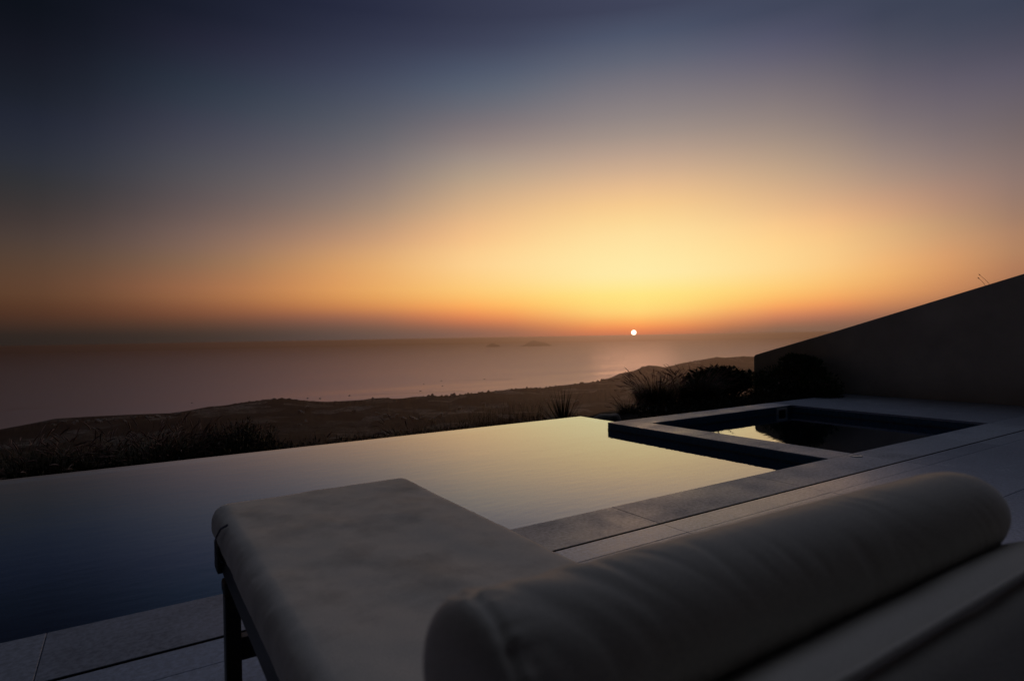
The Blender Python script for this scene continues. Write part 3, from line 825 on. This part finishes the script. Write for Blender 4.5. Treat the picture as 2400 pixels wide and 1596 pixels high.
# ------------------------------------------------------------------ planting
def strip(bm, pts, w0, side, taper=.15):
    n = len(pts); prev = None
    for i, p in enumerate(pts):
        w_ = w0 * (1 - (1 - taper) * (i / (n - 1)) ** 1.5) / 2
        a, b = bm.verts.new(p - side * w_), bm.verts.new(p + side * w_)
        if prev: bm.faces.new((prev[0], prev[1], b, a))
        prev = (a, b)
def arc(base, az, lean0, lean1, L_, n=6):
    pts = [Vector(base)]; d = Vector((math.cos(az), math.sin(az), 0))
    for i in range(n):
        l = lean0 + (lean1 - lean0) * ((i + .5) / n) ** 1.3
        pts.append(pts[-1] + (d * math.sin(l) + Vector((0, 0, 1)) * math.cos(l)) * (L_ / n))
    return pts
def fountain_grass(rn, nb, ns, hb, hs, spread=.14, head=(.13, .21, .007, .012)):
    b, s = bmesh.new(), bmesh.new()
    for _ in range(nb):
        az = rn.uniform(0, 6.283); q = rn.random() ** .5 * spread
        base = (q * math.cos(az) , q * math.sin(az), 0)
        az += rn.gauss(0, .5)
        pts = arc(base, az, rn.uniform(0, .35), rn.uniform(.5, 1.75), hb * rn.uniform(.6, 1.15))
        strip(b, pts, rn.uniform(.004, .0075), Vector((-math.sin(az), math.cos(az), 0)), .1)
    for _ in range(ns):
        az = rn.uniform(0, 6.283); q = rn.random() ** .5 * spread
        L_ = hs * rn.uniform(.72, 1.12)
        pts = arc((q * math.cos(az), q * math.sin(az), 0), az, rn.uniform(0, .3), rn.uniform(.35, 1.5), L_, 9)
        strip(b, pts, .003, Vector((-math.sin(az), math.cos(az), 0)), .5)
        # spike: the last part of the stalk, bristled
        d = (pts[-1] - pts[-2]).normalized(); hl = rn.uniform(*head[:2])
        bend = Vector((math.cos(az), math.sin(az), -rn.uniform(.6, 2.2))) * .3
        sp = [pts[-1]]; dd = d.copy()
        for i in range(6):
            dd = (dd + bend * .16).normalized(); sp.append(sp[-1] + dd * hl / 6)
        rw = rn.uniform(*head[2:])
        tube(s, sp, [rw * k for k in (.35, .8, 1, 1, .85, .6, .15)], 5)
        for i in range(14):
            t_ = rn.random(); k = min(5, int(t_ * 6)); p = sp[k].lerp(sp[k + 1], t_ * 6 - k)
            o_ = Vector((rn.gauss(0, 1), rn.gauss(0, 1), rn.gauss(0, 1))).normalized()
            tip = p + o_ * rw * 2.4 + dd * .012
            sd_ = o_.cross(dd).normalized() * .0012
            s.faces.new([s.verts.new(x) for x in (p - sd_, p + sd_, tip)])
    return b, s
def leafcloud(rn, n, centre_fn, size, ratio, up=.3):
    bm = bmesh.new()
    for _ in range(n):
        p, nrm = centre_fn(rn)
        d = (nrm + Vector((rn.gauss(0, .55), rn.gauss(0, .55), rn.gauss(0, .45) + up))).normalized()
        sd_ = d.cross(Vector((rn.gauss(0, 1), rn.gauss(0, 1), rn.gauss(0, 1)))).normalized()
        L_ = size * rn.uniform(.6, 1.3); w_ = L_ * ratio / 2
        nr = d.cross(sd_)
        bm.faces.new([bm.verts.new(x) for x in (p, p + d * L_ * .45 + sd_ * w_, p + d * L_ - nr * L_ * .12, p + d * L_ * .45 - sd_ * w_)])
    return bm
def lobed(rn, lobes):
    def f(r_):
        c, rad_ = r_.choice(lobes)
        d = Vector((r_.gauss(0, 1), r_.gauss(0, 1), r_.gauss(0, 1))).normalized()
        if d.z < -.5: d.z = -d.z
        return Vector(c) + Vector((d.x * rad_[0], d.y * rad_[1], d.z * rad_[2])) * (r_.uniform(.55, 1.0)), d
    return f

GZ = -.88                          # soil level below the infinity edge
bm = bmesh.new()
def soil_z(u, v):
    k = max(0, min(1, (u - 5.3) / 1.2)); k = k * k * (3 - 2 * k)
    zl = interp([(6.9, -.92), (9.0, GZ), (11.2, -1.25), (13.5, -3.2), (17, -6.5)], v); zr = interp([(5.7, -.12), (7.5, -.14), (8.4, -.42), (9.6, -.95), (12.5, -3.0), (17, -6.5)], v)
    return zl + (zr - zl) * k + noise.noise(Vector((u * 2, v * 2, 0))) * .02
def soil_patch(u0, u1, v0, v1, nu, nv):
    g = [[bm.verts.new((u0 + (u1 - u0) * i / nu, v0 + (v1 - v0) * j / nv, soil_z(u0 + (u1 - u0) * i / nu, v0 + (v1 - v0) * j / nv))) for j in range(nv + 1)] for i in range(nu + 1)]
    for i in range(nu):
        for j in range(nv): bm.faces.new((g[i][j], g[i + 1][j], g[i + 1][j + 1], g[i][j + 1]))
soil_patch(-12, 15, 6.985, 17, 90, 34)
soil_patch(5.665, 10.68, 5.752, 6.985, 30, 8)
link('soil', bm, M_SOIL, kind='structure')

FG = 'fountain grasses planted beyond the pool'
fg_src = []
rn = random.Random(21)
def fg_thing(loc, lab, nb, ns, hb, hs, spread=.14, head=(.13, .21, .007, .012)):
    o = thing('fountain_grass', lab, 'grass clump', loc, FG)
    b, s = fountain_grass(rn, nb, ns, hb, hs, spread, head)
    link('blades', b, M_BLADE, o); link('seed_heads', s, M_SEED, o)
    return o
def gz(u, v): return (u, v, soil_z(u, v) - .02)
A1 = fg_thing(gz(-1.35, 10.6), 'dark fountain grass clump at the far left end of the infinity edge', 1500, 75, 1.0, 1.0, .34)
A2 = fg_thing(gz(.75, 10.7), 'fountain grass clump with many pale plumes just left of the dark spiky shrub', 1600, 100, .96, .98, .36)
copy_thing(A2, gz(-.45, 10.4), 2.1, .92, 'fountain grass clump behind the infinity edge, second from the left')
copy_thing(A1, gz(.15, 11.2), 4.0, (1.0, 1.04), 'taller fountain grass clump standing behind the front row at the left')
copy_thing(A1, gz(-.95, 10.0), 5.2, .86, 'low fountain grass in front at the far left, closest to the water edge')
copy_thing(A2, gz(.35, 10.0), 3.3, .84, 'low fountain grass in front, left of the dark spiky shrub, closest to the water edge')
copy_thing(A1, gz(1.1, 11.4), 2.7, (1, 1.02), 'fountain grass standing behind the dark spiky shrub')
copy_thing(A2, gz(-2.4, 10.9), 1.0, (1.0, 1.0), 'fountain grass clump cut off by the left edge of the photo')
A3 = fg_thing(gz(4.1, 9.6), 'low reddish fountain grass arching over the middle of the infinity edge', 520, 22, .62, .70, .34)
copy_thing(A3, gz(2.35, 10.2), 2.2, (.95, .82), 'low fountain grass right beside the dark spiky shrub')
B1 = fg_thing((8.25, 7.95, -.30), 'large fountain grass with arching plumes between the boulder and the broad-leaved shrub', 2200, 150, .60, .66, .34, (.11, .17, .004, .007))
copy_thing(B1, (8.95, 7.6, -.24), 1.9, (1.0, 1.0), 'large fountain grass merging with the left side of the broad-leaved shrub')
B2 = fg_thing((6.75, 7.1, -.26), 'low fountain grass drooping over the pale boulder', 620, 22, .34, .32, .15, (.09, .13, .004, .006))

# thin upright grasses along the middle of the edge
def thin_grass(rn, n, h, spread):
    b = bmesh.new()
    for _ in range(n):
        az = rn.uniform(0, 6.283); q = rn.random() ** .5 * spread
        x0 = q * math.cos(az); y0 = q * math.sin(az) * .6
        pts = arc((x0, y0, 0), rn.uniform(0, 6.283), rn.uniform(0, .12), rn.uniform(.1, .7), h * rn.uniform(.45, 1.1), 5)
        a2 = rn.uniform(0, 3.14)
        strip(b, pts, rn.uniform(.003, .005), Vector((math.cos(a2), math.sin(a2), 0)), .2)
    return b
TG = 'thin upright grasses along the infinity edge'
src = None
for u, v, h, lab in ((1.95, 10.2, .66, 'thin upright grass tuft directly right of the dark spiky shrub'), (2.9, 9.9, .62, 'sparse thin grass tuft at the edge above the corner of the lounger mattress'), (3.5, 9.9, .62, 'thin grass tuft left of the low reddish fountain grass'),
                     (4.9, 9.7, .70, 'thin grass tuft right of the low reddish fountain grass'), (5.6, 9.8, .82, 'thin dark grass tuft halfway to the far pool corner'), (6.25, 9.9, .95, 'tall thin grass tuft, second left of the yucca'), (6.8, 9.9, 1.0, 'tall thin grass tuft immediately left of the yucca')):
    if src is None:
        src = thing('grass_tuft', lab, 'grass', gz(u, v), TG); link('blades', thin_grass(rn, 520, 1.0, .6), M_BLADE, src); src.scale = (1, 1, h)
    else:
        c = copy_thing(src, gz(u, v), rn.uniform(0, 6.28), 1.0, lab); c.scale = (1, 1, h)

# dark spiky shrub at the left
def shoots(rn, n, h, spread, leaf):
    st, lf = bmesh.new(), bmesh.new()
    for _ in range(n):
        az = rn.uniform(0, 6.283); q = rn.random() ** .5
        L_ = h * (1.05 - .45 * q * q) * rn.uniform(.75, 1.1)
        pts = arc((q * spread * .45 * math.cos(az), q * spread * .45 * math.sin(az), 0), az, q * .35, q * .75, L_, 6)
        tube(st, pts, [.004, .0035, .003, .003, .0025, .002, .0015], 3, cap=False)
        for i in range(26):
            t_ = rn.uniform(.25, 1); k = min(5, int(t_ * 6)); p = pts[k].lerp(pts[k + 1], t_ * 6 - k)
            d = (pts[k + 1] - pts[k]).normalized(); o_ = d.cross(Vector((rn.gauss(0, 1), rn.gauss(0, 1), rn.gauss(0, 1)))).normalized()
            tip = p + (d * .75 + o_ * .65) * leaf * rn.uniform(.7, 1.2); s_ = o_.cross(d) * leaf * .09
            lf.faces.new([lf.verts.new(x) for x in (p, (p + tip) / 2 + s_, tip, (p + tip) / 2 - s_)])
    return st, lf
o = thing('spiky_shrub', 'dark bushy shrub of upright needle-leaved shoots at the left of the infinity edge', 'shrub', gz(1.5, 10.4))
st, lf = shoots(rn, 420, .92, 1.0, .06); link('stems', st, M_TWIG, o); link('foliage', lf, M_DARKLEAF, o)
# yucca at the far corner
o = thing('yucca', 'small yucca with stiff pointed leaves at the far corner of the infinity pool', 'plant', (7.1, 9.3, soil_z(7.1, 9.3)))
bm = bmesh.new()
for i in range(120):
    az = rn.uniform(0, 6.283); le = rn.uniform(.05, 1.25)
    pts = arc((0, 0, rn.uniform(0, .12)), az, le, le + rn.uniform(.02, .22), rn.uniform(.62, .95), 4)
    strip(bm, pts, .024, Vector((-math.sin(az), math.cos(az), 0)), .03)
link('leaves', bm, M_YUCCA, o)
bm = bmesh.new(); tube(bm, [(0, 0, -.05), (.01, 0, .14)], [.05, .035], 8); link('trunk', bm, M_TWIG, o)
# broad-leaved shrub
o = thing('broad_leaved_shrub', 'dark shrub with long pointed leaves at the near end of the sloping wall', 'shrub', (10.15, 8.0, -.30))
o.scale = (1.12, 1.12, 1.1)
st, lf = bmesh.new(), bmesh.new()
for i in range(320):
    az = rn.uniform(0, 6.283); q = rn.random() ** .5
    pts = arc((q * .22 * math.cos(az), q * .22 * math.sin(az), 0), az, q * .55, q * 1.25, rn.uniform(.42, .64), 5)
    tube(st, pts, [.006, .005, .004, .004, .003, .003], 3, cap=False)
    for j in range(9):
        k = rn.choice((2, 3, 4, 5, 5, 5)); p = pts[k]; d0 = (pts[k] - pts[k - 1]).normalized()
        a2 = rn.uniform(0, 6.283); d = (d0 * .7 + Vector((math.cos(a2), math.sin(a2), .35)) * .7).normalized()
        L_ = rn.uniform(.10, .19); sd_ = d.cross(Vector((0, 0, 1))).normalized() * L_ * .13
        m1 = p + d * L_ * .5; tp = p + d * L_ - Vector((0, 0, L_ * .22))
        lf.faces.new([lf.verts.new(x) for x in (p, m1 + sd_, tp, m1 - sd_)])
link('stems', st, M_TWIG, o); link('foliage', lf, M_LEAF, o)
# rounded shrub against the wall
o = thing('rounded_shrub', 'big rounded leafy shrub with a few white flowers in front of the sloping wall', 'shrub', (10.1, 6.25, -.12))
lobes = [((0, 0, .34), (.38, .48, .46)), ((-.05, .40, .24), (.34, .44, .36)), ((-.05, -.34, .22), (.34, .42, .34)), ((.05, .12, .60), (.24, .30, .22)), ((.02, -.15, .55), (.22, .28, .24)), ((0, .62, .12), (.34, .40, .24)), ((-.15, -.55, .06), (.26, .26, .2))]
link('foliage', leafcloud(rn, 9500, lobed(rn, lobes), .058, .36), M_LEAF, o)
bm = bmesh.new()
for i in range(14):
    az = rn.uniform(0, 6.283); tube(bm, arc((0, 0, 0), az, rn.uniform(.1, .5), rn.uniform(.3, .9), rn.uniform(.4, .65), 5), [.012, .01, .008, .006, .005, .003], 5)
link('stems', bm, M_TWIG, o)
for du, dv2, dz in ((-.40, .15, .33), (-.42, .42, .20), (-.40, .36, .18)):
    bm = bmesh.new()
    for k in range(5):
        a = k * 1.2566; d = Vector((-.35, math.cos(a), math.sin(a)))
        s_ = Vector((0, -math.sin(a), math.cos(a))) * .011
        bm.faces.new([bm.verts.new(x) for x in (Vector((0, 0, 0)), d * .014 + s_, d * .026, d * .014 - s_)])
    link('flower', bm, M_FLOWER, o, loc=(du, dv2, dz))
# ground cover
def strip_area(u0, u1, v0, v1, z0, h):
    def f(r_):
        return Vector((r_.uniform(u0, u1), r_.uniform(v0, v1), z0 + h * r_.random() ** 1.4)), Vector((0, 0, 1))
    return f
bm = leafcloud(rn, 7000, strip_area(6.3, 10.55, 5.80, 6.7, -.12, .17), .05, .4, .2)
b2 = leafcloud(rn, 20000, strip_area(-6, 1.9, 8.6, 11.0, GZ - .08, .52), .085, .20, .3)
b3 = leafcloud(rn, 13000, strip_area(1.7, 8.4, 8.8, 10.8, GZ - .10, .34), .075, .20, .3)
me = bpy.data.meshes.new('tmp'); b3.to_mesh(me); b3.free(); b2.from_mesh(me); bpy.data.meshes.remove(me)
me = bpy.data.meshes.new('tmp'); b2.to_mesh(me); b2.free(); bm.from_mesh(me); bpy.data.meshes.remove(me)
link('ground_cover', bm, M_DARKLEAF, kind='stuff', label='low leafy ground cover in the planting beds beyond the pools', cat='ground cover')
# boulder
bm = bmesh.new(); bmesh.ops.create_icosphere(bm, subdivisions=4, radius=1)
for v in bm.verts:
    n_ = noise.noise(v.co * 1.4) * .22 + noise.noise(v.co * 4) * .07
    v.co = Vector((v.co.x * .25, v.co.y * .2, max(-.8, min(.75, v.co.z)) * .22)) * (1 + n_)
link('boulder', bm, M_ROCK, loc=(5.99, 6.74, -.235), smooth=True, label='pale weathered boulder beside the yucca at the pool corner', cat='rock')
# dry stalks on the wall
o = thing('dry_weed', 'two thin dry weed stalks growing over the top of the sloping wall', 'weed', (10.86, 3.70, 1.74))
bm = bmesh.new()
for b_, t_ in (((0, .03, -.02), (-.06, .10, .115)), ((.02, -.03, -.02), (-.05, .09, .165))):
    b_, t_ = Vector(b_), Vector(t_); m_ = (b_ + t_) / 2 + Vector((0, -.004, .008))
    tube(bm, [b_, m_, t_], [.0026, .0022, .0018], 4)
    tube(bm, [t_, t_ + Vector((-.004, .008, .012)), t_ + Vector((-.01, .018, .022))], [.0035, .0075, .002], 5)
link('stalks', bm, M_TWIG, o)

# ------------------------------------------------------------------ sea haze
bm = bmesh.new(); box(bm, -30500, 30500, -30500, 30500, -314, 3.3)
m = bpy.data.materials.new("sea_haze"); m.use_nodes = True; t = m.node_tree; t.nodes.clear()
out = t.nodes.new('ShaderNodeOutputMaterial'); pv = t.nodes.new('ShaderNodeVolumePrincipled')
pv.inputs['Color'].default_value = (.57, .45, .42, 1); pv.inputs['Density'].default_value = 0.9e-4; pv.inputs['Anisotropy'].default_value = .83
t.links.new(pv.outputs[0], out.inputs['Volume'])
m.cycles.homogeneous_volume = True
link('haze', bm, m, kind='stuff')
